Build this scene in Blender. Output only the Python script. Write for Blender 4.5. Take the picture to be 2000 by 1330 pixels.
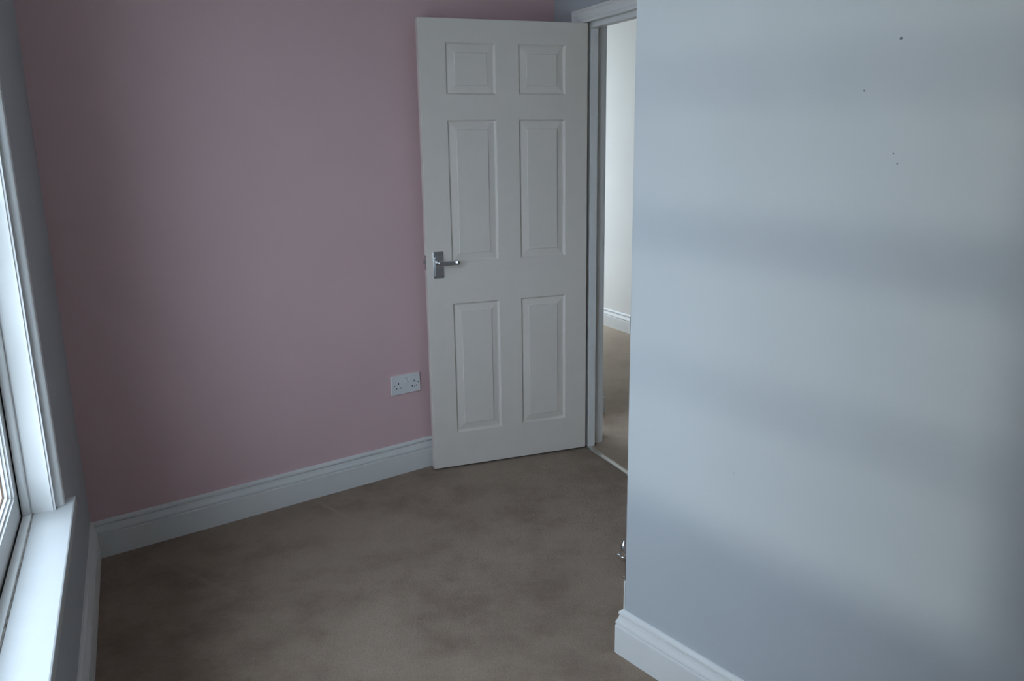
import bpy, bmesh, math, random
from mathutils import Vector, Matrix

random.seed(4)
scene = bpy.context.scene
for o in list(bpy.data.objects):
    bpy.data.objects.remove(o, do_unlink=True)

# ------------------------------------------------------------------ camera
CAM_H = 1.4956
FPX = 1611.24                      # focal length in pixels of the 2000 px wide frame
PITCH, ROLL = 0.2385, -0.0153
fw = Vector((0, math.cos(PITCH), -math.sin(PITCH)))
r0 = Vector((1, 0, 0)); u0 = r0.cross(fw)
cr = math.cos(ROLL) * r0 + math.sin(ROLL) * u0
cu = cr.cross(fw)
cam_d = bpy.data.cameras.new('camera')
cam_d.sensor_width = 36.0
cam_d.lens = FPX / 2000.0 * 36.0
cam_d.clip_start = 0.02
cam = bpy.data.objects.new('camera', cam_d)
scene.collection.objects.link(cam)
cam.matrix_world = Matrix(((cr.x, cu.x, -fw.x, 0), (cr.y, cu.y, -fw.y, 0), (cr.z, cu.z, -fw.z, CAM_H), (0, 0, 0, 1)))
scene.camera = cam

# ------------------------------------------------------------------ plan frames (origin, along, into the room)
class Frame:
    def __init__(s, O, D, N): s.O = Vector((O[0], O[1], 0)); s.D = Vector((D[0], D[1], 0)); s.N = Vector((N[0], N[1], 0))
    def __call__(s, a, b, z): return s.O + s.D * a + s.N * b + Vector((0, 0, z))
    def xy(s, a, b): v = s(a, b, 0); return (v.x, v.y)
def unit(a): return (math.sin(a), math.cos(a))
PK = Frame((-1.5697, 2.8118), (0.80293, 0.59607), (0.59607, -0.80293))      # pink wall, from the window corner
WN = Frame((-1.5697, 2.8118), (0.41397, -0.91029), (0.91029, 0.41397))      # window wall, from the same corner
DR = Frame((0.3747, 3.8687), (0.40148, -0.91587), (-0.91587, -0.40148))     # doorway, from the hinge side
RT = Frame((0.3197, 2.1786), (0.61274, -0.79029), (-0.79029, -0.61274))     # projecting wall, from its corner
HD = Frame((0.3197, 2.1786), (0.79029, 0.61274), (-0.61274, 0.79029))       # its hidden return face
dx, dy = 0.3564 + 0.3690, 3.8557 - 3.5927; dl = math.hypot(dx, dy)
LF = Frame((-0.3690, 3.5927), (dx / dl, dy / dl), (dy / dl, -dx / dl))      # open door leaf, from its latch edge
DOOR_W = dl
ha = (0.74719, 6.65786); hb = (0.92666, 6.31211); hl = math.hypot(hb[0]-ha[0], hb[1]-ha[1])
hD = ((hb[0]-ha[0]) / hl, (hb[1]-ha[1]) / hl)
HW = Frame(hb, hD, (hD[1], -hD[0]))                                          # landing wall, from its outer corner (skirting line)
if HW.N.dot(Vector((0, -1, 0))) < 0: HW.N = -HW.N

# ------------------------------------------------------------------ world, sun, exposure
world = bpy.data.worlds.new('overcast_sky'); scene.world = world; world.use_nodes = True
bg = world.node_tree.nodes['Background']
bg.inputs['Color'].default_value = (0.665, 0.83, 1.0, 1)
SKY_ZENITH = 10.5                  # overcast sky, brighter towards the zenith
_w = world.node_tree
_tc = _w.nodes.new('ShaderNodeTexCoord'); _sx = _w.nodes.new('ShaderNodeSeparateXYZ'); _mr = _w.nodes.new('ShaderNodeMapRange')
_w.links.new(_tc.outputs['Generated'], _sx.inputs[0]); _w.links.new(_sx.outputs['Z'], _mr.inputs['Value'])
for _k, _v in (('From Min', 0.0), ('From Max', 1.0), ('To Min', SKY_ZENITH / 1.45), ('To Max', SKY_ZENITH)): _mr.inputs[_k].default_value = _v
_w.links.new(_mr.outputs['Result'], bg.inputs['Strength'])
sun_d = bpy.data.lights.new('hazy_sun', 'SUN')
sun_d.energy = 0.72; sun_d.angle = math.radians(5); sun_d.color = (0.90, 1.0, 0.90)
sun = bpy.data.objects.new('hazy_sun', sun_d); scene.collection.objects.link(sun)
SUN_EL, SUN_SIDE = math.radians(4.8), math.radians(-6.5)
sd = (WN.N * math.cos(SUN_SIDE) + WN.D * math.sin(SUN_SIDE)) * math.cos(SUN_EL) - Vector((0, 0, math.sin(SUN_EL)))
sun.rotation_euler = sd.to_track_quat('-Z', 'Y').to_euler()
sun.location = WN(1.5, -6, 4)
scene.view_settings.view_transform = 'Standard'
scene.view_settings.look = 'None'
scene.view_settings.gamma = 1.0
scene.view_settings.use_curve_mapping = False
scene.view_settings.exposure = 0.0
try:
    scene.cycles.diffuse_bounces = 6; scene.cycles.max_bounces = 10
    scene.cycles.transparent_max_bounces = 12
except Exception:
    pass

# ------------------------------------------------------------------ materials
def mat(name, col, rough=0.5, metal=0.0, spec=0.5):
    m = bpy.data.materials.new(name); m.use_nodes = True
    b = m.node_tree.nodes['Principled BSDF']
    b.inputs['Base Color'].default_value = (*col, 1); b.inputs['Roughness'].default_value = rough
    b.inputs['Metallic'].default_value = metal; b.inputs['Specular IOR Level'].default_value = spec
    return m
class NT:
    def __init__(s, m): s.t = m.node_tree; s.n = s.t.nodes; s.l = s.t.links; s.b = s.n['Principled BSDF']
    def new(s, k, **kw):
        x = s.n.new(k)
        for a, v in kw.items(): setattr(x, a, v)
        return x
    def pos(s): return s.new('ShaderNodeNewGeometry').outputs['Position']
    def noise(s, vec, scale, detail=3, rough=0.5):
        x = s.new('ShaderNodeTexNoise'); x.inputs['Scale'].default_value = scale; x.inputs['Detail'].default_value = detail
        x.inputs['Roughness'].default_value = rough; s.l.new(vec, x.inputs['Vector']); return x.outputs['Fac']
    def rng(s, v, a, b, c=0.0, d=1.0):
        x = s.new('ShaderNodeMapRange'); s.l.new(v, x.inputs['Value'])
        for k, q in zip(('From Min', 'From Max', 'To Min', 'To Max'), (a, b, c, d)): x.inputs[k].default_value = q
        return x.outputs['Result']
    def math(s, op, a, b=None):
        x = s.new('ShaderNodeMath', operation=op)
        for i, q in enumerate((a, b)):
            if q is None: continue
            if isinstance(q, (int, float)): x.inputs[i].default_value = q
            else: s.l.new(q, x.inputs[i])
        return x.outputs[0]
    def mix(s, f, a, b):
        x = s.new('ShaderNodeMix', data_type='RGBA')
        if isinstance(f, (int, float)): x.inputs[0].default_value = f
        else: s.l.new(f, x.inputs[0])
        for i, q in ((6, a), (7, b)):
            if isinstance(q, tuple): x.inputs[i].default_value = (*q, 1)
            else: s.l.new(q, x.inputs[i])
        return x.outputs[2]
    def bump(s, h, strength, dist):
        x = s.new('ShaderNodeBump'); x.inputs['Strength'].default_value = strength; x.inputs['Distance'].default_value = dist
        s.l.new(h, x.inputs['Height']); s.l.new(x.outputs[0], s.b.inputs['Normal'])
    def dist_to(s, vec, p):
        x = s.new('ShaderNodeVectorMath', operation='DISTANCE'); s.l.new(vec, x.inputs[0]); x.inputs[1].default_value = p
        return x.outputs['Value']

def paint(name, col, rough, specks=()):
    m = mat(name, col, rough, spec=0.35); t = NT(m); p = t.pos()
    fine = t.noise(p, 260, 3); broad = t.noise(p, 9, 3)
    h = t.math('ADD', t.math('MULTIPLY', fine, 0.25), t.math('MULTIPLY', broad, 1.0))
    blot = t.noise(p, 1.7, 2)
    c = t.mix(t.rng(blot, 0.3, 0.7), tuple(x * 0.975 for x in col), tuple(min(1, x * 1.02) for x in col))
    for (pt, r) in specks:
        f = t.rng(t.dist_to(p, pt), r * 0.6, r, 1.0, 0.0)
        c = t.mix(f, c, tuple(x * 0.35 for x in col)); h = t.math('SUBTRACT', h, t.math('MULTIPLY', f, 1.2))
    t.l.new(c, t.b.inputs['Base Color']); t.bump(h, 0.35, 0.0022)
    return m
right_specks = [(RT(0.6852, 0, 1.670), 0.0035), (RT(0.620, 0, 1.579), 0.0022), (RT(0.6908, 0, 1.459), 0.002), (RT(0.165, 0, 1.40), 0.0016), (RT(0.36, 0, 0.69), 0.0016), (RT(0.70, 0, 1.44), 0.002)]
M_grey = paint('pale_grey_wall_paint', (0.485, 0.505, 0.53), 0.55, [((p.x, p.y, p.z), r) for p, r in right_specks])
M_pink = paint('dusty_pink_wall_paint', (0.755, 0.525, 0.535), 0.6)
M_hall = paint('off_white_wall_paint', (0.83, 0.795, 0.75), 0.6)
M_ceil = paint('white_ceiling_paint', (0.80, 0.80, 0.79), 0.8)
def gloss(name, col, rough):
    m = mat(name, col, rough, spec=0.45); t = NT(m); p = t.pos()
    n = t.noise(p, 14, 3); c = t.mix(t.rng(n, 0.25, 0.75), tuple(x * 0.965 for x in col), col)
    t.l.new(c, t.b.inputs['Base Color']); t.bump(t.noise(p, 60, 2), 0.06, 0.0008)
    return m
M_white = gloss('white_satin_woodwork', (0.80, 0.79, 0.775), 0.38)
M_door = gloss('white_painted_door', (0.775, 0.705, 0.64), 0.42)
M_sill = gloss('white_gloss_sill', (0.59, 0.595, 0.59), 0.34)
M_plastic = mat('white_moulded_plastic', (0.80, 0.80, 0.81), 0.3)
M_dark = mat('dark_hole', (0.01, 0.01, 0.012), 0.7)
M_chrome = mat('polished_chrome', (0.74, 0.74, 0.75), 0.2, 1.0)
M_screw = mat('dull_steel_screw', (0.22, 0.22, 0.23), 0.35, 1.0)
M_alu = mat('brushed_aluminium', (0.70, 0.68, 0.63), 0.35, 1.0)
NT(M_alu).bump(NT(M_alu).noise(NT(M_alu).pos(), 300, 2), 0.2, 0.0005)
# mouldy gap: white paint broken by brown-black grime
def grime(name, base, lo, hi):
    m = mat(name, base, 0.6); t = NT(m); p = t.pos()
    n = t.noise(p, 26, 5, 0.7)
    c = t.mix(t.rng(n, lo, hi), base, (0.045, 0.028, 0.018)); t.l.new(c, t.b.inputs['Base Color']); return m
M_grime = grime('grimy_sealant', (0.30, 0.26, 0.22), 0.30, 0.62)
M_crack = grime('cracked_paint_joint', (0.42, 0.39, 0.35), 0.36, 0.62)
M_rust = grime('rust_brown_putty', (0.22, 0.12, 0.07), 0.35, 0.7)
M_black = mat('black_gap', (0.02, 0.018, 0.016), 0.8)
def glass():
    m = bpy.data.materials.new('window_glass'); m.use_nodes = True; t = m.node_tree; t.nodes.clear()
    out = t.nodes.new('ShaderNodeOutputMaterial'); mx = t.nodes.new('ShaderNodeMixShader')
    tr = t.nodes.new('ShaderNodeBsdfTransparent'); gl = t.nodes.new('ShaderNodeBsdfGlossy'); lw = t.nodes.new('ShaderNodeLayerWeight'); pw = t.nodes.new('ShaderNodeMath'); fr = t.nodes.new('ShaderNodeMapRange')
    tr.inputs[0].default_value = (0.99, 0.995, 0.995, 1); gl.inputs['Roughness'].default_value = 0.02; pw.operation = 'POWER'; pw.inputs[1].default_value = 5.0; fr.inputs['To Min'].default_value = 0.025; fr.inputs['To Max'].default_value = 0.7
    lw.inputs['Blend'].default_value = 0.5; t.links.new(lw.outputs['Facing'], pw.inputs[0]); t.links.new(pw.outputs[0], fr.inputs['Value'])
    t.links.new(fr.outputs[0], mx.inputs[0]); t.links.new(tr.outputs[0], mx.inputs[1]); t.links.new(gl.outputs[0], mx.inputs[2])
    t.links.new(mx.outputs[0], out.inputs[0]); return m
M_glass = glass()
def carpet(name, base, dark, light):
    m = mat(name, base, 0.95, spec=0.1); t = NT(m); p = t.pos()
    t.b.inputs['Sheen Weight'].default_value = 0.12
    patch = t.noise(p, 1.5, 6, 0.6); foot = t.noise(p, 5.5, 6, 0.68); fibre = t.noise(p, 420, 2, 0.6); tuft = t.noise(p, 130, 3, 0.6)
    c = t.mix(t.rng(patch, 0.40, 0.62), light, base)
    c = t.mix(t.math('MULTIPLY', t.math('MULTIPLY', t.rng(foot, 0.42, 0.66), t.rng(patch, 0.36, 0.54)), 0.95), c, dark)
    c = t.mix(t.math('MULTIPLY', t.rng(tuft, 0.35, 0.7), 0.30), c, dark)
    c = t.mix(t.math('MULTIPLY', t.rng(fibre, 0.4, 0.7), 0.22), c, light)
    # flattened line where furniture stood (runs out from the pink wall's skirting)
    def line(p0, p1, w, col, k, c):
        a = Vector(p0); d = (Vector(p1) - a); L = d.length; d.normalize(); n = Vector((-d.y, d.x, 0))
        def proj(axis, org):
            s = t.new('ShaderNodeVectorMath', operation='SUBTRACT'); t.l.new(p, s.inputs[0]); s.inputs[1].default_value = org
            q = t.new('ShaderNodeVectorMath', operation='DOT_PRODUCT'); t.l.new(s.outputs[0], q.inputs[0]); q.inputs[1].default_value = axis
            return q.outputs['Value']
        across = t.rng(t.math('ABSOLUTE', proj(n, a)), w * 0.3, w, 1, 0)
        along = t.math('MULTIPLY', t.rng(proj(d, a), 0, 0.06, 0, 1), t.rng(proj(d, a), L - 0.08, L, 1, 0))
        return t.mix(t.math('MULTIPLY', t.math('MULTIPLY', across, along), k), c, col)
    c = line(PK(0.86, 0.06, 0), PK(0.92, 0.42, 0), 0.014, light, 0.75, c)
    c = line(PK(0.16, 0.10, 0), PK(0.34, 0.62, 0), 0.018, light, 0.35, c)
    t.l.new(c, t.b.inputs['Base Color'])
    h = t.math('ADD', t.math('MULTIPLY', fibre, 0.6), t.math('ADD', tuft, t.math('MULTIPLY', foot, 1.2)))
    t.bump(h, 0.7, 0.006); return m
M_carpet = carpet('beige_cut_pile_carpet', (0.318, 0.232, 0.172), (0.212, 0.146, 0.103), (0.365, 0.276, 0.210))
M_carpet_landing = carpet('brighter_lit_beige_carpet', (0.50, 0.385, 0.29), (0.42, 0.32, 0.235), (0.55, 0.435, 0.335))  # same carpet in lighter colours, standing in for stronger light on the landing
M_ground = mat('pale_paving_outside', (0.46, 0.45, 0.42), 0.9); _t = NT(M_ground); _t.l.new(_t.mix(_t.noise(_t.pos(), 0.8, 4), (0.40, 0.39, 0.36), (0.52, 0.51, 0.48)), _t.b.inputs['Base Color'])

# ------------------------------------------------------------------ mesh helpers (world coordinates through a frame)
col = scene.collection
def link(name, bm, m, parent=None, origin=None, smooth=False, kind=None, label=None, cat=None, group=None):
    bmesh.ops.remove_doubles(bm, verts=bm.verts, dist=1e-6)
    bmesh.ops.recalc_face_normals(bm, faces=bm.faces)
    org = Vector(origin) if origin is not None else None
    base = Vector((0, 0, 0))
    if parent is not None: base = WORLD[parent.name]
    if org is None:
        lo = Vector((min(v.co.x for v in bm.verts), min(v.co.y for v in bm.verts), min(v.co.z for v in bm.verts)))
        hi = Vector((max(v.co.x for v in bm.verts), max(v.co.y for v in bm.verts), lo.z))
        org = Vector(((lo.x + hi.x) / 2, (lo.y + hi.y) / 2, lo.z))
    for v in bm.verts: v.co -= org
    me = bpy.data.meshes.new(name); bm.to_mesh(me); bm.free()
    me.materials.append(m)
    if smooth:
        for p in me.polygons: p.use_smooth = True
    o = bpy.data.objects.new(name, me); col.objects.link(o)
    o.location = org - base
    if parent is not None: o.parent = parent
    WORLD[o.name] = org
    props(o, kind, label, cat, group); return o
WORLD = {}
def props(o, kind=None, label=None, cat=None, group=None):
    for k, v in (('kind', kind), ('label', label), ('category', cat), ('group', group)):
        if v: o[k] = v
def empty(name, loc, **kw):
    o = bpy.data.objects.new(name, None); col.objects.link(o); o.location = loc; o.empty_display_size = 0.05
    WORLD[o.name] = Vector(loc); props(o, **kw); return o
def box(fr, a0, a1, b0, b1, z0, z1, bev=0.0, seg=2):
    bm = bmesh.new()
    v = [bm.verts.new(fr(a, b, z)) for z in (z0, z1) for (a, b) in ((a0, b0), (a1, b0), (a1, b1), (a0, b1))]
    for f in ((0, 1, 2, 3), (4, 5, 6, 7), (0, 1, 5, 4), (1, 2, 6, 5), (2, 3, 7, 6), (3, 0, 4, 7)): bm.faces.new([v[i] for i in f])
    if bev:
        bmesh.ops.recalc_face_normals(bm, faces=bm.faces)
        bmesh.ops.bevel(bm, geom=list(bm.edges), offset=bev, segments=seg, affect='EDGES', profile=0.5)
    return bm
def prism(fr, poly, axis, lo, hi):
    """poly in the two remaining axes; axis 'z': (a,b) extruded in z; 'b': (a,z) extruded in b; 'a': (b,z) extruded in a"""
    bm = bmesh.new()
    def P(u, v, w):
        return fr(u, v, w) if axis == 'z' else fr(u, w, v) if axis == 'b' else fr(w, u, v)
    A = [bm.verts.new(P(u, v, lo)) for u, v in poly]; B = [bm.verts.new(P(u, v, hi)) for u, v in poly]
    n = len(poly); bm.faces.new(A); bm.faces.new(B)
    for i in range(n): bm.faces.new((A[i], A[(i + 1) % n], B[(i + 1) % n], B[i]))
    return bm
def ring(fr, o0, o1, i0, i1, oz0, oz1, iz0, iz1, b0, b1):
    """rectangular frame: outer a range, inner a range, outer z, inner z, depth b0..b1"""
    bm = bmesh.new()
    def quad(a0, a1, z0, z1, b): return [bm.verts.new(fr(a, b, z)) for a, z in ((a0, z0), (a1, z0), (a1, z1), (a0, z1))]
    Of, If, Ob, Ib = quad(o0, o1, oz0, oz1, b1), quad(i0, i1, iz0, iz1, b1), quad(o0, o1, oz0, oz1, b0), quad(i0, i1, iz0, iz1, b0)
    for k in range(4):
        j = (k + 1) % 4
        bm.faces.new((Of[k], Of[j], If[j], If[k])); bm.faces.new((Ob[k], Ob[j], Ib[j], Ib[k]))
        bm.faces.new((Of[k], Of[j], Ob[j], Ob[k])); bm.faces.new((If[k], If[j], Ib[j], Ib[k]))
    return bm
def sweep(path, prof, left=True, cap=True, z0=0.0):
    """path: world xy list (open); prof: (offset, z); offset goes to the left of travel (or right); mitred joints"""
    bm = bmesh.new(); P = [Vector((x, y)) for x, y in path]; rows = []
    for i, p in enumerate(P):
        ds = []
        if i > 0: ds.append((P[i] - P[i-1]).normalized())
        if i < len(P) - 1: ds.append((P[i+1] - P[i]).normalized())
        ns = [Vector((-d.y, d.x)) * (1 if left else -1) for d in ds]
        m = ns[0] if len(ns) == 1 else (ns[0] + ns[1]) / (1 + ns[0].dot(ns[1]))
        rows.append([bm.verts.new((p.x + m.x * o, p.y + m.y * o, z0 + z)) for o, z in prof])
    n = len(prof)
    for a, b in zip(rows, rows[1:]):
        for k in range(n): bm.faces.new((a[k], a[(k+1) % n], b[(k+1) % n], b[k]))
    if cap: bm.faces.new(rows[0]); bm.faces.new(rows[-1])
    return bm
def cyl(c, axis, r, length, seg=24, r2=None):
    bm = bmesh.new(); axis = Vector(axis).normalized(); t = axis.orthogonal().normalized(); s = axis.cross(t); r2 = r if r2 is None else r2
    A = [bm.verts.new(Vector(c) + (t * math.cos(k * math.tau / seg) + s * math.sin(k * math.tau / seg)) * r) for k in range(seg)]
    B = [bm.verts.new(Vector(c) + axis * length + (t * math.cos(k * math.tau / seg) + s * math.sin(k * math.tau / seg)) * r2) for k in range(seg)]
    bm.faces.new(A); bm.faces.new(B)
    for k in range(seg): bm.faces.new((A[k], A[(k+1) % seg], B[(k+1) % seg], B[k]))
    return bm
def lathe(c, axis, prof, seg=24):
    """prof: (distance along axis, radius)"""
    bm = bmesh.new(); axis = Vector(axis).normalized(); t = axis.orthogonal().normalized(); s = axis.cross(t); rows = []
    for d, r in prof:
        rows.append([bm.verts.new(Vector(c) + axis * d + (t * math.cos(k * math.tau / seg) + s * math.sin(k * math.tau / seg)) * r) for k in range(seg)])
    for A, B in zip(rows, rows[1:]):
        for k in range(seg): bm.faces.new((A[k], A[(k+1) % seg], B[(k+1) % seg], B[k]))
    bm.faces.new(rows[0]); bm.faces.new(rows[-1]); return bm

CEIL = 2.66
WP = 0.03                                      # room face of the doorway wall in the DR frame
PK_LEN = 2.2316                                # pink wall up to the doorway wall
CN_S = -0.3115                                 # that corner in the DR frame
KD = 1.327                                     # doorway wall meets the hidden return (DR frame)
BACK = 4.5                                     # window wall length
R_LEN = 3.2
# ------------------------------------------------------------------ room shell
def cross(f1, b1, f2, b2):
    """xy where the line b=b1 of frame f1 meets the line b=b2 of frame f2"""
    o1, o2 = f1(0, b1, 0), f2(0, b2, 0); d1, d2 = f1.D, f2.D
    den = d1.x * d2.y - d1.y * d2.x; t = ((o2.x - o1.x) * d2.y - (o2.y - o1.y) * d2.x) / den
    return (o1.x + d1.x * t, o1.y + d1.y * t)
cA = PK.xy(0, 0); cC = cross(PK, 0, DR, WP); cK = cross(DR, WP, HD, 0); cB = RT.xy(0, 0); cE = RT.xy(R_LEN, 0); cF = WN.xy(BACK, 0)
room = [cA, cC, cK, cB, cE, cF]
ID = Frame((0, 0), (1, 0), (0, 1))
sill_mid = DR.xy(0.38, -0.015)
# bedroom carpet runs to the middle of the threshold
fl = [WN.xy(-0.05, -0.05), PK.xy(PK_LEN + 0.02, -0.05), DR.xy(-0.035, WP), DR.xy(-0.035, -0.015), DR.xy(0.80, -0.015), DR.xy(0.80, WP), HD.xy(0.80, -0.05), RT.xy(0.0, -0.05), RT.xy(R_LEN + .05, -0.05), WN.xy(BACK + .05, -0.05)]
fl[6] = (cK[0] + 0.04, cK[1] + 0.0)
link('floor', prism(ID, fl, 'z', -0.06, 0.0), M_carpet, kind='structure', label='worn beige carpet covering the bedroom floor', cat='floor')
cl = [WN.xy(-0.2, -0.2), PK.xy(PK_LEN + 0.1, -0.1), DR.xy(KD + .1, -0.08), HD.xy(0.05, -0.08), RT.xy(0.05, -0.05), RT.xy(R_LEN + .2, -0.1), WN.xy(BACK + .2, -0.2)]
cl[2] = (cK[0] + .08, cK[1] + .02); cl[3] = HD.xy(0.4, -0.06); 
link('ceiling', prism(ID, [WN.xy(-0.2, -0.2), PK.xy(PK_LEN + 0.3, -0.1), DR.xy(1.7, -0.09), RT.xy(1.0, -0.9), RT.xy(R_LEN + .2, -0.5), WN.xy(BACK + .4, -0.2)], 'z', CEIL, CEIL + 0.12), M_ceil, kind='structure', label='plain white ceiling above the bedroom', cat='ceiling')
link('wall_pink', box(PK, -0.28, PK_LEN + 0.06, -0.12, 0.0, -0.06, CEIL), M_pink, kind='structure', label='dusty pink accent wall behind the open door', cat='wall')
# window wall with its opening
WS0, WS1, WZ0, WZ1 = 0.880, 2.590, 0.540, 2.190
link('wall_window', ring(WN, 0.0, BACK + .1, WS0, WS1, -0.06, CEIL, WZ0, WZ1, -0.26, 0.0), M_grey, kind='structure', label='pale grey wall that holds the sash window', cat='wall')
# doorway wall: an upside-down U around the opening
OP0, OP1, OPZ = -0.060, 0.822, 2.020
link('wall_doorway', prism(DR, [(CN_S, -0.06), (OP0, -0.06), (OP0, OPZ), (OP1, OPZ), (OP1, -0.06), (KD + .05, -0.06), (KD + .05, CEIL), (CN_S, CEIL)], 'b', -0.092, WP), M_grey, kind='structure', label='pale grey wall around the doorway', cat='wall')
# projecting right wall and its return
nib = [RT.xy(0, 0), RT.xy(R_LEN + .1, 0), RT.xy(R_LEN + .1, -0.12), RT.xy(0.12, -0.12), HD.xy(0.752, -0.12), HD.xy(0.752, 0)]
wr = prism(ID, nib, 'z', -0.06, CEIL)
bmesh.ops.recalc_face_normals(wr, faces=wr.faces)
ce = [e for e in wr.edges if all((v.co.xy - Vector(cB)).length < 1e-4 for v in e.verts)]
bmesh.ops.bevel(wr, geom=ce, offset=0.004, segments=3, affect='EDGES', profile=0.5)
link('wall_right', wr, M_grey, kind='structure', label='pale blue-grey projecting wall with an outer corner', cat='wall')
bk = Frame(cF, ((cE[0]-cF[0]), (cE[1]-cF[1])), (0, 0)); L_ = math.hypot(*bk.D.xy); bk.D = bk.D / L_; bk.N = Vector((-bk.D.y, bk.D.x, 0))
if bk.N.dot(Vector((0, 1, 0))) < 0: bk.N = -bk.N
link('wall_back', box(bk, -0.3, L_ + 0.12, -0.12, 0, -0.06, CEIL), M_grey, kind='structure', label='pale grey wall behind the viewer', cat='wall')

# ------------------------------------------------------------------ skirting boards
SK = [(0.0, 0.0), (0.020, 0.0), (0.020, 0.0890), (0.0188, 0.0912), (0.0135, 0.0922), (0.0135, 0.0958), (0.0180, 0.0972), (0.0186, 0.1000),
      (0.0170, 0.1060), (0.0135, 0.1130), (0.0112, 0.1200), (0.0106, 0.1242), (0.0055, 0.1252), (0.0055, 0.1284), (0.0122, 0.1292), (0.0122, 0.1335), (0.0098, 0.1385), (0.0055, 0.1420), (0.0, 0.1430)]
def skirting(name, path, left, label, prof=SK): return link(name, sweep(path, prof, left), M_white, kind='structure', label=label, cat='skirting board')
corner_in = cross(PK, 0, WN, 0)
skirting('baseboard_pink', [cA, cC], False, 'white moulded skirting along the pink wall')
skirting('baseboard_window', [cA, WN.xy(BACK, 0)], True, 'white moulded skirting below the window')
skirting('baseboard_right', [HD.xy(0.70, 0), cB, cE], False, 'white moulded skirting wrapping the projecting wall corner')
skirting('baseboard_doorway', [DR.xy(0.885, WP), cK], False, 'white moulded skirting beside the doorway')
skirting('baseboard_back', [cF, cE], True, 'white moulded skirting on the back wall')

# ------------------------------------------------------------------ door frame (lining, stops, architrave)
df = empty('trim_1', DR(0.38, -0.03, 0), kind='structure', label='white door lining and architrave around the open doorway', cat='door frame')
LI, LO, LZ = -0.040, 0.802, 1.996              # lining faces
link('lining_post', box(DR, OP0, LI, -0.092, WP, 0, OPZ, 0.0012), M_white, df)
link('lining_post', box(DR, LO, OP1, -0.092, WP, 0, OPZ, 0.0012), M_white, df)
link('lining_head', box(DR, LI, LO, -0.092, WP, LZ, OPZ, 0.0012), M_white, df)
link('stop', box(DR, LI, -0.008, -0.038, 0.0, 0.0, LZ - 0.024, 0.0015), M_white, df)
link('stop', box(DR, LO - .03, LO, -0.038, 0.0, 0.0, LZ - 0.024, 0.0015), M_white, df)
link('stop', box(DR, LI, LO, -0.038, 0.0, LZ - 0.024, LZ, 0.0015), M_white, df)
AR = [(0.0, 0.0), (0.0, 0.010), (0.004, 0.0125), (0.012, 0.0125), (0.016, 0.011), (0.024, 0.0125), (0.034, 0.017), (0.042, 0.0185), (0.046, 0.0165), (0.048, 0.0185), (0.056, 0.0185), (0.058, 0.0165), (0.058, 0.0)]
def architrave(fr, a_in0, a_in1, z_in, z_bot, b0, prof, closed_bottom=False, sgn=1):
    """mitred legs and head around an opening; prof: (away from the opening, out from the wall). One bmesh per member."""
    out = []
    def row(bm, c): return [bm.verts.new(c(d, t)) for d, t in prof]
    def member(c0, c1):
        bm = bmesh.new(); A, B = row(bm, c0), row(bm, c1); n = len(prof)
        for k in range(n): bm.faces.new((A[k], A[(k+1) % n], B[(k+1) % n], B[k]))
        bm.faces.new(A); bm.faces.new(B); return bm
    out.append(member(lambda d, t: fr(a_in0 - d, b0 + sgn * t, z_bot), lambda d, t: fr(a_in0 - d, b0 + sgn * t, z_in + d)))
    out.append(member(lambda d, t: fr(a_in1 + d, b0 + sgn * t, z_bot), lambda d, t: fr(a_in1 + d, b0 + sgn * t, z_in + d)))
    out.append(member(lambda d, t: fr(a_in0 - d, b0 + sgn * t, z_in + d), lambda d, t: fr(a_in1 + d, b0 + sgn * t, z_in + d)))
    return out
for nm, bm in zip(('architrave_leg', 'architrave_leg', 'architrave_head'), architrave(DR, LI - 0.004, LO + 0.004, LZ - 0.004, 0.0, WP, AR)): link(nm, bm, M_white, df)
for nm, bm in zip(('architrave_leg', 'architrave_leg', 'architrave_head'), architrave(DR, LI - 0.004, LO + 0.004, LZ - 0.004, 0.0, -0.092, AR, sgn=-1)): link(nm, bm, M_white, df)

# metal carpet bar
TB = [(-0.0165, 0.0), (-0.0165, 0.0030), (-0.0140, 0.0052), (-0.0105, 0.0055), (-0.0095, 0.0040), (0.0065, 0.0040), (0.0075, 0.0055), (0.0110, 0.0052), (0.0135, 0.0030), (0.0135, 0.0)]
tb = link('threshold_strip', sweep([DR.xy(-0.007, 0), DR.xy(LO - .031, 0)], [(o, z) for o, z in TB], False), M_alu,
          label='ridged metal strip joining the carpets across the doorway', cat='threshold strip')

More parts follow.
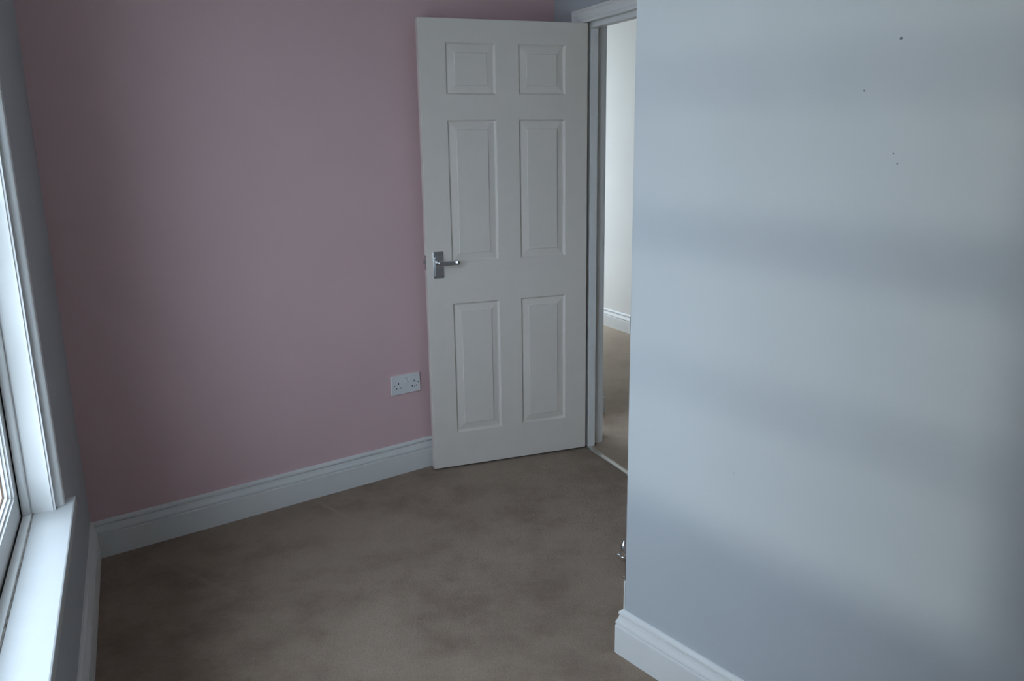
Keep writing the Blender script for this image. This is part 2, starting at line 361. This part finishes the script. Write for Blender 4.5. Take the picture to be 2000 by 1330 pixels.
# ------------------------------------------------------------------ six-panel door leaf
DB, DT, TH = 0.010, 1.991, 0.035
door = empty('door_1', LF(DOOR_W, -TH / 2, 0), kind='structure', label='white six-panel door standing open against the pink wall', cat='door')
cols_ = [(0.115, 0.336), (0.441, 0.662)]
rows_ = [(0.176, 0.786), (0.971, 1.581), (1.686, 1.895)]
def leaf():
    xs = sorted({0.0, DOOR_W, *[v for c in cols_ for v in c]}); zs = sorted({DB, DT, *[v for r in rows_ for v in r]})
    bm = bmesh.new(); V = {}
    def v(x, z, b): return V.setdefault((x, z, b), bm.verts.new(LF(x, b, z))) if (x, z, b) not in V else V[(x, z, b)]
    holes = {(c[0], r[0]) for c in cols_ for r in rows_}
    for i in range(len(xs) - 1):
        for j in range(len(zs) - 1):
            x0, x1, z0, z1 = xs[i], xs[i+1], zs[j], zs[j+1]
            if (x0, z0) in holes:
                for (p, q) in (((x0, z0), (x1, z0)), ((x1, z0), (x1, z1)), ((x1, z1), (x0, z1)), ((x0, z1), (x0, z0))):
                    bm.faces.new((v(*p, 0.0), v(*q, 0.0), v(*q, -TH), v(*p, -TH)))
                continue
            for b in (0.0, -TH): bm.faces.new((v(x0, z0, b), v(x1, z0, b), v(x1, z1, b), v(x0, z1, b)))
    for i in range(len(xs) - 1):
        for z in (DB, DT): bm.faces.new((v(xs[i], z, 0.0), v(xs[i+1], z, 0.0), v(xs[i+1], z, -TH), v(xs[i], z, -TH)))
    for j in range(len(zs) - 1):
        for x in (0.0, DOOR_W): bm.faces.new((v(x, zs[j], 0.0), v(x, zs[j+1], 0.0), v(x, zs[j+1], -TH), v(x, zs[j], -TH)))
    bmesh.ops.recalc_face_normals(bm, faces=bm.faces)
    outer = []
    for e in bm.edges:
        a, b = e.verts; la = [(v_.co - LF.O).dot(LF.D) for v_ in (a, b)]; lz = [v_.co.z for v_ in (a, b)]
        on = lambda vals, t: all(abs(x - t) < 1e-5 for x in vals)
        if len(e.link_faces) == 2 and e.calc_face_angle(0) > 1 and (on(la, 0) or on(la, DOOR_W) or on(lz, DB) or on(lz, DT)): outer.append(e)
    bmesh.ops.bevel(bm, geom=outer, offset=0.0028, segments=3, affect='EDGES', profile=0.5)
    return bm
link('leaf', leaf(), M_door, door)
PROF = [(0.0, 0.0), (0.0012, -0.0010), (0.0030, -0.0032), (0.0055, -0.0068), (0.0085, -0.0082), (0.0120, -0.0082), (0.0380, -0.0042), (0.0392, -0.0014), (0.0405, -0.0008)]
def panel(c, r):
    bm = bmesh.new()
    for side in (1, -1):
        rows = []
        for d, dep in PROF:
            b = dep if side == 1 else -TH - dep
            rows.append([bm.verts.new(LF(a, b, z)) for a, z in ((c[0]+d, r[0]+d), (c[1]-d, r[0]+d), (c[1]-d, r[1]-d), (c[0]+d, r[1]-d))])
        for A, B in zip(rows, rows[1:]):
            for k in range(4): bm.faces.new((A[k], A[(k+1) % 4], B[(k+1) % 4], B[k]))
        bm.faces.new(rows[-1])
        if side == 1: first = rows[0]
    for k in range(4): bm.faces.new((first[k], first[(k+1) % 4], rows[0][(k+1) % 4], rows[0][k]))
    return bm
for r in rows_:
    for c in cols_: link('panel', panel(c, r), M_door, door)
# lever handle
def rounded(fr, a0, a1, z0, z1, b0, b1, r, n=5, bev=0.0008):
    pts = []
    for (cx, cz, s) in ((a1 - r, z1 - r, 0), (a0 + r, z1 - r, 1), (a0 + r, z0 + r, 2), (a1 - r, z0 + r, 3)):
        for k in range(n): t = (s + k / (n - 1)) * math.pi / 2; pts.append((cx + r * math.cos(t), cz + r * math.sin(t)))
    bm = prism(fr, pts, 'b', b0, b1)
    if bev:
        bmesh.ops.recalc_face_normals(bm, faces=bm.faces)
        front = [e for e in bm.edges if all(abs((v.co - fr.O).dot(fr.N) - b1) < 1e-5 for v in e.verts)]
        bmesh.ops.bevel(bm, geom=front, offset=bev, segments=2, affect='EDGES', profile=0.5)
    return bm
h = link('handle', rounded(LF, 0.0290, 0.0765, 0.9055, 1.0240, 0.0, 0.0045, 0.002, 3, 0.0012), M_chrome, door, label='chrome lever handle on a rectangular backplate')
# raised arched field on the plate
arch = [(0.0350, 0.9170), (0.0705, 0.9170), (0.0705, 0.9950)] + [(0.05275 + 0.01775 * math.cos(t), 0.9950 + 0.010 * math.sin(t)) for t in [k * math.pi / 8 for k in range(1, 8)]] + [(0.0350, 0.9950)]
ab = prism(LF, arch, 'b', 0.0040, 0.0062); bmesh.ops.recalc_face_normals(ab, faces=ab.faces)
bmesh.ops.bevel(ab, geom=[e for e in ab.edges if all(abs((v.co - LF.O).dot(LF.N) - 0.0062) < 1e-5 for v in e.verts)], offset=0.0012, segments=2, affect='EDGES', profile=0.5)
link('plate_field', ab, M_chrome, h)
HZ = 0.9765; HS = 0.0490
link('boss', lathe(LF(HS, 0.0060, HZ), LF.N, [(0, 0.0125), (0.003, 0.0125), (0.0045, 0.0108), (0.012, 0.0085), (0.030, 0.0078), (0.036, 0.0085), (0.0385, 0.0070), (0.0398, 0.004)]), M_chrome, h, smooth=True)
def lever():
    bm = bmesh.new(); rows = []
    st = [(0.044, 0.0060, 0.0045), (0.050, 0.0088, 0.0062), (0.060, 0.0092, 0.0062), (0.080, 0.0086, 0.0055), (0.105, 0.0080, 0.0050), (0.128, 0.0076, 0.0048), (0.1285, 0.0086, 0.0056), (0.1330, 0.0086, 0.0056), (0.1335, 0.0070, 0.0045), (0.1380, 0.0062, 0.0040), (0.1400, 0.0035, 0.0022)]
    for a, hz, hb_ in st:
        sag = -0.0035 * math.sin((a - 0.044) / 0.096 * math.pi) * 0.4
        rows.append([bm.verts.new(LF(a, 0.0400 + hb_ * math.copysign(abs(math.cos(t)) ** 0.6, math.cos(t)), HZ - 0.0015 + sag + 1.2 * hz * math.copysign(abs(math.sin(t)) ** 0.6, math.sin(t)))) for t in [k * math.tau / 16 for k in range(16)]])
    for A, B in zip(rows, rows[1:]):
        for k in range(16): bm.faces.new((A[k], A[(k+1) % 16], B[(k+1) % 16], B[k]))
    bm.faces.new(rows[0]); bm.faces.new(rows[-1]); return bm
link('lever', lever(), M_chrome, h, smooth=True)
for a, z in ((0.0340, 1.0165), (0.0715, 1.0165), (0.0340, 0.9130), (0.0715, 0.9130)):
    link('screw', lathe(LF(a, 0.0042, z), LF.N, [(0, 0.0030), (0.0008, 0.0030), (0.0014, 0.0018)], 12), M_screw, h)
# latch on the door's edge
lt = link('latch', box(LF, -0.0016, 0.0005, -0.0285, -0.0065, 0.9450, 1.0080, 0.0004, 1), M_chrome, door, label='chrome latch set in the door edge')
bm = prism(LF, [(0.0, -0.0240), (0.0, -0.0110), (-0.0065, -0.0110), (-0.0120, -0.0190), (-0.0120, -0.0240)], 'z', 0.9720, 0.9880)
link('bolt', bm, M_chrome, lt)
for z in (0.951, 1.002): link('screw', cyl(LF(-0.0012, -0.0175, z), -LF.D, 0.0030, 0.0010, 12), M_screw, lt)
# butt hinges between leaf and lining
for z in (0.23, 1.02, 1.77):
    hg = link('hinge', box(LF, DOOR_W - 0.0006, DOOR_W + 0.0012, -TH + 0.001, -0.006, z - 0.0375, z + 0.0375), M_chrome, door)
    link('knuckle', cyl(LF(DOOR_W + 0.003, -TH - 0.004, z - 0.0375), (0, 0, 1), 0.0048, 0.075, 14), M_chrome, hg, smooth=False)

# ------------------------------------------------------------------ double socket on the pink wall
SX0, SX1, SZ0, SZ1, ST = 1.2700, 1.4180, 0.3790, 0.4665, 0.0095
so = empty('double_socket', PK((SX0 + SX1) / 2, 0, SZ0), label='white plastic double power socket on the pink wall beside the door', cat='power socket')
link('faceplate', rounded(PK, SX0, SX1, SZ0, SZ1, 0.0, ST, 0.003, 4, 0.0018), M_plastic, so)
for a in (1.3385, 1.3600):
    rk = prism(PK, [(ST - .001, 0.4310), (ST + 0.0055, 0.4320), (ST + 0.0015, 0.4425), (ST + 0.0035, 0.4530), (ST - .001, 0.4540)], 'a', a - 0.0060, a + 0.0060)
    link('rocker_switch', rk, M_plastic, so)
for cx_ in (1.3045, 1.3865):
    for da, dz, w, hgt in ((0.0, 0.431, 0.0042, 0.0085), (-0.0110, 0.4085, 0.0060, 0.0048), (0.0110, 0.4085, 0.0060, 0.0048)):
        link('pin_hole', box(PK, cx_ + da - w / 2, cx_ + da + w / 2, ST - 0.002, ST + 0.0002, dz - hgt / 2, dz + hgt / 2), M_dark, so)
for a in (1.2845, 1.4070):
    link('screw', lathe(PK(a, ST - 0.0006, 0.4225), PK.N, [(0, 0.0030), (0.0007, 0.0030), (0.0009, 0.0012)], 12), M_screw, so)
link('indicator_dot', cyl(PK(1.3865, ST - 0.0004, 0.4040), PK.N, 0.0016, 0.0006, 12), M_dark, so)

# ------------------------------------------------------------------ chrome catch on the return of the projecting wall
ct = empty('chrome_catch', HD(0.012, 0, 0.22), label='small chrome catch fixed just around the corner of the projecting wall', cat='catch')
link('backplate', rounded(HD, 0.006, 0.050, 0.2340, 0.3600, 0.0, 0.0080, 0.002, 3, 0.001), M_chrome, ct)
link('barrel', lathe(HD(0.0160, 0.0215, 0.2850), (0, 0, 1), [(0, 0.004), (0.0015, 0.0072), (0.005, 0.0105), (0.055, 0.0100), (0.060, 0.0060), (0.064, 0.0035), (0.067, 0.0028), (0.068, 0.001)], 20), M_chrome, ct, smooth=True)
link('collar', lathe(HD(0.0160, 0.0215, 0.2985), (0, 0, 1), [(0, 0.0106), (0.0008, 0.0122), (0.0048, 0.0122), (0.0056, 0.0106)], 20), M_chrome, ct, smooth=True)
link('knob', lathe(HD(0.0150, 0.0320, 0.3010), HD.N * 0.9 - HD.D * 0.3, [(0, 0.0022), (0.0050, 0.0022), (0.0060, 0.0038), (0.0085, 0.0044), (0.0110, 0.0036), (0.0120, 0.0015)], 16), M_chrome, ct, smooth=True)
link('foot', box(HD, 0.006, 0.016, 0.008, 0.0165, 0.2340, 0.2420, 0.001, 1), M_chrome, ct)
link('white_edging', box(HD, 0.0005, 0.0250, 0.0, 0.0052, 0.1430, 0.2340, 0.001, 1), M_white, ct, label='white painted strip below the catch')

# ------------------------------------------------------------------ sash window
SZ = 0.575                                      # sill top
wn = empty('window_1', WN(1.5, -0.1, SZ), kind='structure', label='white sash window with a deep painted sill', cat='window')
J0, J1, HT = 0.900, 2.570, 2.170               # clear faces of the lining, head height
sb = prism(WN, [(-0.052, SZ - 0.034), (0.036, SZ - 0.034), (0.041, SZ - 0.031), (0.043, SZ - 0.026), (0.043, SZ - 0.005), (0.0415, SZ - 0.0015), (0.0385, SZ), (-0.052, SZ)], 'a', 0.822, J1 + 0.08)
link('sill_board', sb, M_sill, wn, label='bright white gloss sill board')
link('joint', box(WN, J0, J1, -0.0545, -0.0505, SZ - 0.02, SZ + 0.0015), M_crack, wn, label='cracked joint along the sill')
link('bottom_bead', box(WN, J0, J1, -0.0745, -0.0540, SZ - 0.03, SZ + 0.0040, 0.002), M_white, wn)
link('gap_seal', box(WN, J0 + .006, J1 - .006, -0.0790, -0.0740, SZ - 0.03, SZ + 0.001), M_black, wn, label='black mouldy gap at the foot of the sash')
link('sub_sill', prism(WN, [(-0.32, SZ - 0.06), (-0.05, SZ - 0.06), (-0.05, SZ - 0.03), (-0.079, SZ - 0.004), (-0.125, SZ - 0.004), (-0.32, SZ - 0.035)], 'a', WS0, WS1), M_white, wn)
for a0, a1 in ((WS0, J0), (J1, WS1)): link('lining', box(WN, a0, a1, -0.26, 0.0, SZ - .03, WZ1), M_white, wn)
link('lining_head', box(WN, J0, J1, -0.26, 0.0, HT, WZ1), M_white, wn)
# staff beads hold the lower sash in
link('staff_bead', box(WN, J0, J0 + 0.014, -0.0760, -0.0560, SZ, HT, 0.0055, 4), M_white, wn)
link('staff_bead', box(WN, J1 - 0.014, J1, -0.0760, -0.0560, SZ, HT, 0.0055, 4), M_white, wn)
link('staff_bead', box(WN, J0 + .01, J1 - .01, -0.0760, -0.0560, HT - 0.012, HT, 0.003), M_white, wn)
for a0, a1 in ((J0, J0 + 0.0045), (J1 - 0.0045, J1)): link('gap_seal', box(WN, a0, a1, -0.0790, -0.0762, SZ, HT), M_black, wn)
# architrave round the window
AW = [(0.0, -0.012), (0.0, -0.0095), (0.001, -0.0090), (0.0155, -0.0090), (0.0165, -0.0100), (0.0180, -0.0075), (0.0270, 0.0110), (0.0300, 0.0140), (0.0420, 0.0160), (0.0450, 0.0160), (0.0470, 0.0140), (0.0500, 0.0140), (0.0520, 0.0120), (0.0520, -0.004), (0.0175, -0.004), (0.0165, -0.012)]
for nm, bm in zip(('architrave_leg', 'architrave_leg', 'architrave_head'), architrave(WN, J0 + 0.003, J1 - 0.003, HT, SZ, 0.004, AW)): link(nm, bm, M_white, wn)
def sash(name, a0, a1, z0, z1, b_in, rail0, rail1, bar):
    st, th = 0.050, 0.042
    s_ = link(name, ring(WN, a0, a1, a0 + st, a1 - st, z0, z1, z0 + rail0, z1 - rail1, b_in - th, b_in), M_white, wn)
    i0, i1, y0, y1 = a0 + st, a1 - st, z0 + rail0, z1 - rail1
    # stepped moulding around the glass
    link('glazing_moulding', ring(WN, i0, i1, i0 + 0.006, i1 - 0.006, y0, y1, y0 + 0.006, y1 - 0.006, b_in - th + .004, b_in - 0.006), M_white, s_)
    link('glazing_moulding', ring(WN, i0 + 0.006, i1 - 0.006, i0 + 0.011, i1 - 0.011, y0 + 0.006, y1 - 0.006, y0 + 0.011, y1 - 0.011, b_in - th + .008, b_in - 0.013), M_white, s_)
    link('putty_line', ring(WN, i0 + 0.011, i1 - 0.011, i0 + 0.0135, i1 - 0.0135, y0 + 0.011, y1 - 0.011, y0 + 0.0135, y1 - 0.0135, b_in - 0.0238, b_in - 0.0205), M_rust, s_, label='rust-brown line around the glass')
    g = b_in - 0.026; cuts = [y0 + 0.011] + [bar, ] + [y1 - 0.011]
    link('glazing_bar', prism(WN, [(b_in - 0.038, bar - 0.017), (b_in - 0.020, bar - 0.018), (b_in - 0.008, bar - 0.009), (b_in - 0.008, bar + 0.009), (b_in - 0.020, bar + 0.018), (b_in - 0.038, bar + 0.017)], 'a', i0 + 0.006, i1 - 0.006), M_white, s_)
    for q0, q1 in zip(cuts, cuts[1:]):
        link('pane', box(WN, i0 + 0.0115, i1 - 0.0115, g - 0.002, g + 0.002, q0 + 0.001, q1 - 0.001), M_glass, s_)
    return s_
sash('lower_sash', J0 + 0.0045, J1 - 0.0045, SZ + 0.001, 1.422, -0.0792, 0.068, 0.042, 1.025)
sash('upper_sash', J0 + 0.0045, J1 - 0.0045, 1.380, HT - 0.002, -0.1260, 0.042, 0.052, 1.765)

# ------------------------------------------------------------------ landing beyond the doorway
HF = [DR.xy(-3.7, -0.05), DR.xy(-0.04, -0.05), DR.xy(-0.04, -0.015), DR.xy(0.80, -0.015), DR.xy(0.80, -0.05), DR.xy(2.6, -0.05), DR.xy(2.6, -4.0), DR.xy(-3.7, -4.0)]
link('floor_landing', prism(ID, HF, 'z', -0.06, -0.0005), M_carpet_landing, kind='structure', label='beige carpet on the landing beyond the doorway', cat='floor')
link('ceiling_landing', box(DR, -3.7, 2.6, -4.0, -0.092, CEIL, CEIL + .1), M_ceil, kind='structure', label='white ceiling above the landing', cat='ceiling')
# near-side wall of the landing, ending just behind the hinge jamb
link('wall_landing_near', box(DR, -3.7, -0.450, -0.324, -0.0925, -0.06, CEIL), M_hall, kind='structure', label='white landing wall ending just behind the door jamb', cat='wall')
skirting('baseboard_landing_near', [DR.xy(-0.450, -0.115), DR.xy(-0.450, -0.324), DR.xy(-2.0, -0.324)], False, 'white skirting corner just visible behind the door jamb')
# far wall with an outer corner
fw_ = 0.020
link('wall_landing_far', prism(HW, [(-1.62, -fw_), (-fw_, -fw_), (-fw_, -1.6), (-0.16, -1.6), (-0.16, -0.16), (-1.62, -0.16)], 'z', -0.06, CEIL), M_hall, kind='structure', label='bright white landing wall seen through the doorway', cat='wall')
skirting('baseboard_landing_far', [HW.xy(-1.4, -fw_), HW.xy(-fw_, -fw_), HW.xy(-fw_, -1.4)], False, 'white moulded skirting on the far landing wall')
link('wall_landing_end', box(DR, 2.6, 2.72, -4.0, -0.05, -0.06, CEIL), M_hall, kind='structure', label='white wall closing the far end of the landing', cat='wall')
link('wall_landing_rear', box(DR, -3.7, 2.72, -4.12, -4.0, -0.06, CEIL), M_hall, kind='structure', label='white wall at the rear of the landing', cat='wall')
link('wall_landing_side', box(DR, KD + .06, 2.72, -0.12, -0.05, -0.06, CEIL), M_hall, kind='structure', label='white landing wall next to the doorway', cat='wall')
# landing window wall at the far end
LW = Frame(DR.xy(-3.5, -0.2), (-DR.N.x, -DR.N.y), (DR.D.x, DR.D.y))
link('wall_landing_window', ring(LW, -0.12, 3.9, 0.13, 1.02, -0.06, CEIL, 0.30, 2.42, -0.2, 0.0), M_hall, kind='structure', label='white wall with the landing window', cat='wall')
w2 = empty('window_2', LW(0.68, -0.1, 0.30), kind='structure', label='plain white framed window lighting the landing', cat='window')
link('frame', ring(LW, 0.13, 1.02, 0.16, 0.99, 0.30, 2.42, 0.34, 2.38, -0.12, -0.06), M_white, w2)
link('pane', box(LW, 0.16, 0.99, -0.092, -0.088, 0.34, 2.38), M_glass, w2)

# ------------------------------------------------------------------ outdoors
link('ground_outside', box(ID, -40, 40, -40, 40, -3.2, -3.0), M_ground, kind='structure', label='pale paved ground outside below the window', cat='ground')

# unseen house added to block sky light over half of the window's view
nh = empty('sky_blocker_exterior', WN(-4.0, -8.0, -3.0), kind='structure', label='unseen brick house added outside the window to block sky light', cat='house')
M_brick = mat('weathered_brick', (0.20, 0.13, 0.10), 0.9); _b = NT(M_brick)
_br = _b.new('ShaderNodeTexBrick'); _b.l.new(_b.pos(), _br.inputs['Vector']); _br.inputs['Scale'].default_value = 4.0
_br.inputs['Color1'].default_value = (0.21, 0.13, 0.10, 1); _br.inputs['Color2'].default_value = (0.16, 0.10, 0.08, 1); _br.inputs['Mortar'].default_value = (0.30, 0.28, 0.25, 1)
_b.l.new(_br.outputs['Color'], _b.b.inputs['Base Color'])
M_slate = mat('dark_slate', (0.09, 0.095, 0.10), 0.7); _s = NT(M_slate); _s.bump(_s.noise(_s.pos(), 12, 3), 0.4, 0.02)
NA = 2.15
link('wall', box(WN, NA - 11.0, NA, -14.0, -7.0, -3.0, 6.6), M_brick, nh)
link('roof', prism(WN, [(-14.3, 6.6), (-6.7, 6.6), (-6.7, 6.75), (-10.5, 9.6), (-14.3, 6.75)], 'a', NA - 11.2, NA + 0.05), M_slate, nh)
for a in (NA - 3.0, NA - 6.2, NA - 9.4):
    for z in (-1.9, 1.0, 4.2):
        wf = link('window', ring(WN, a - 0.6, a + 0.6, a - 0.54, a + 0.54, z, z + 1.5, z + .06, z + 1.44, -7.02, -6.96), M_white, nh)
        link('pane', box(WN, a - 0.54, a + 0.54, -7.005, -6.995, z + .06, z + 1.44), M_dark, wf)
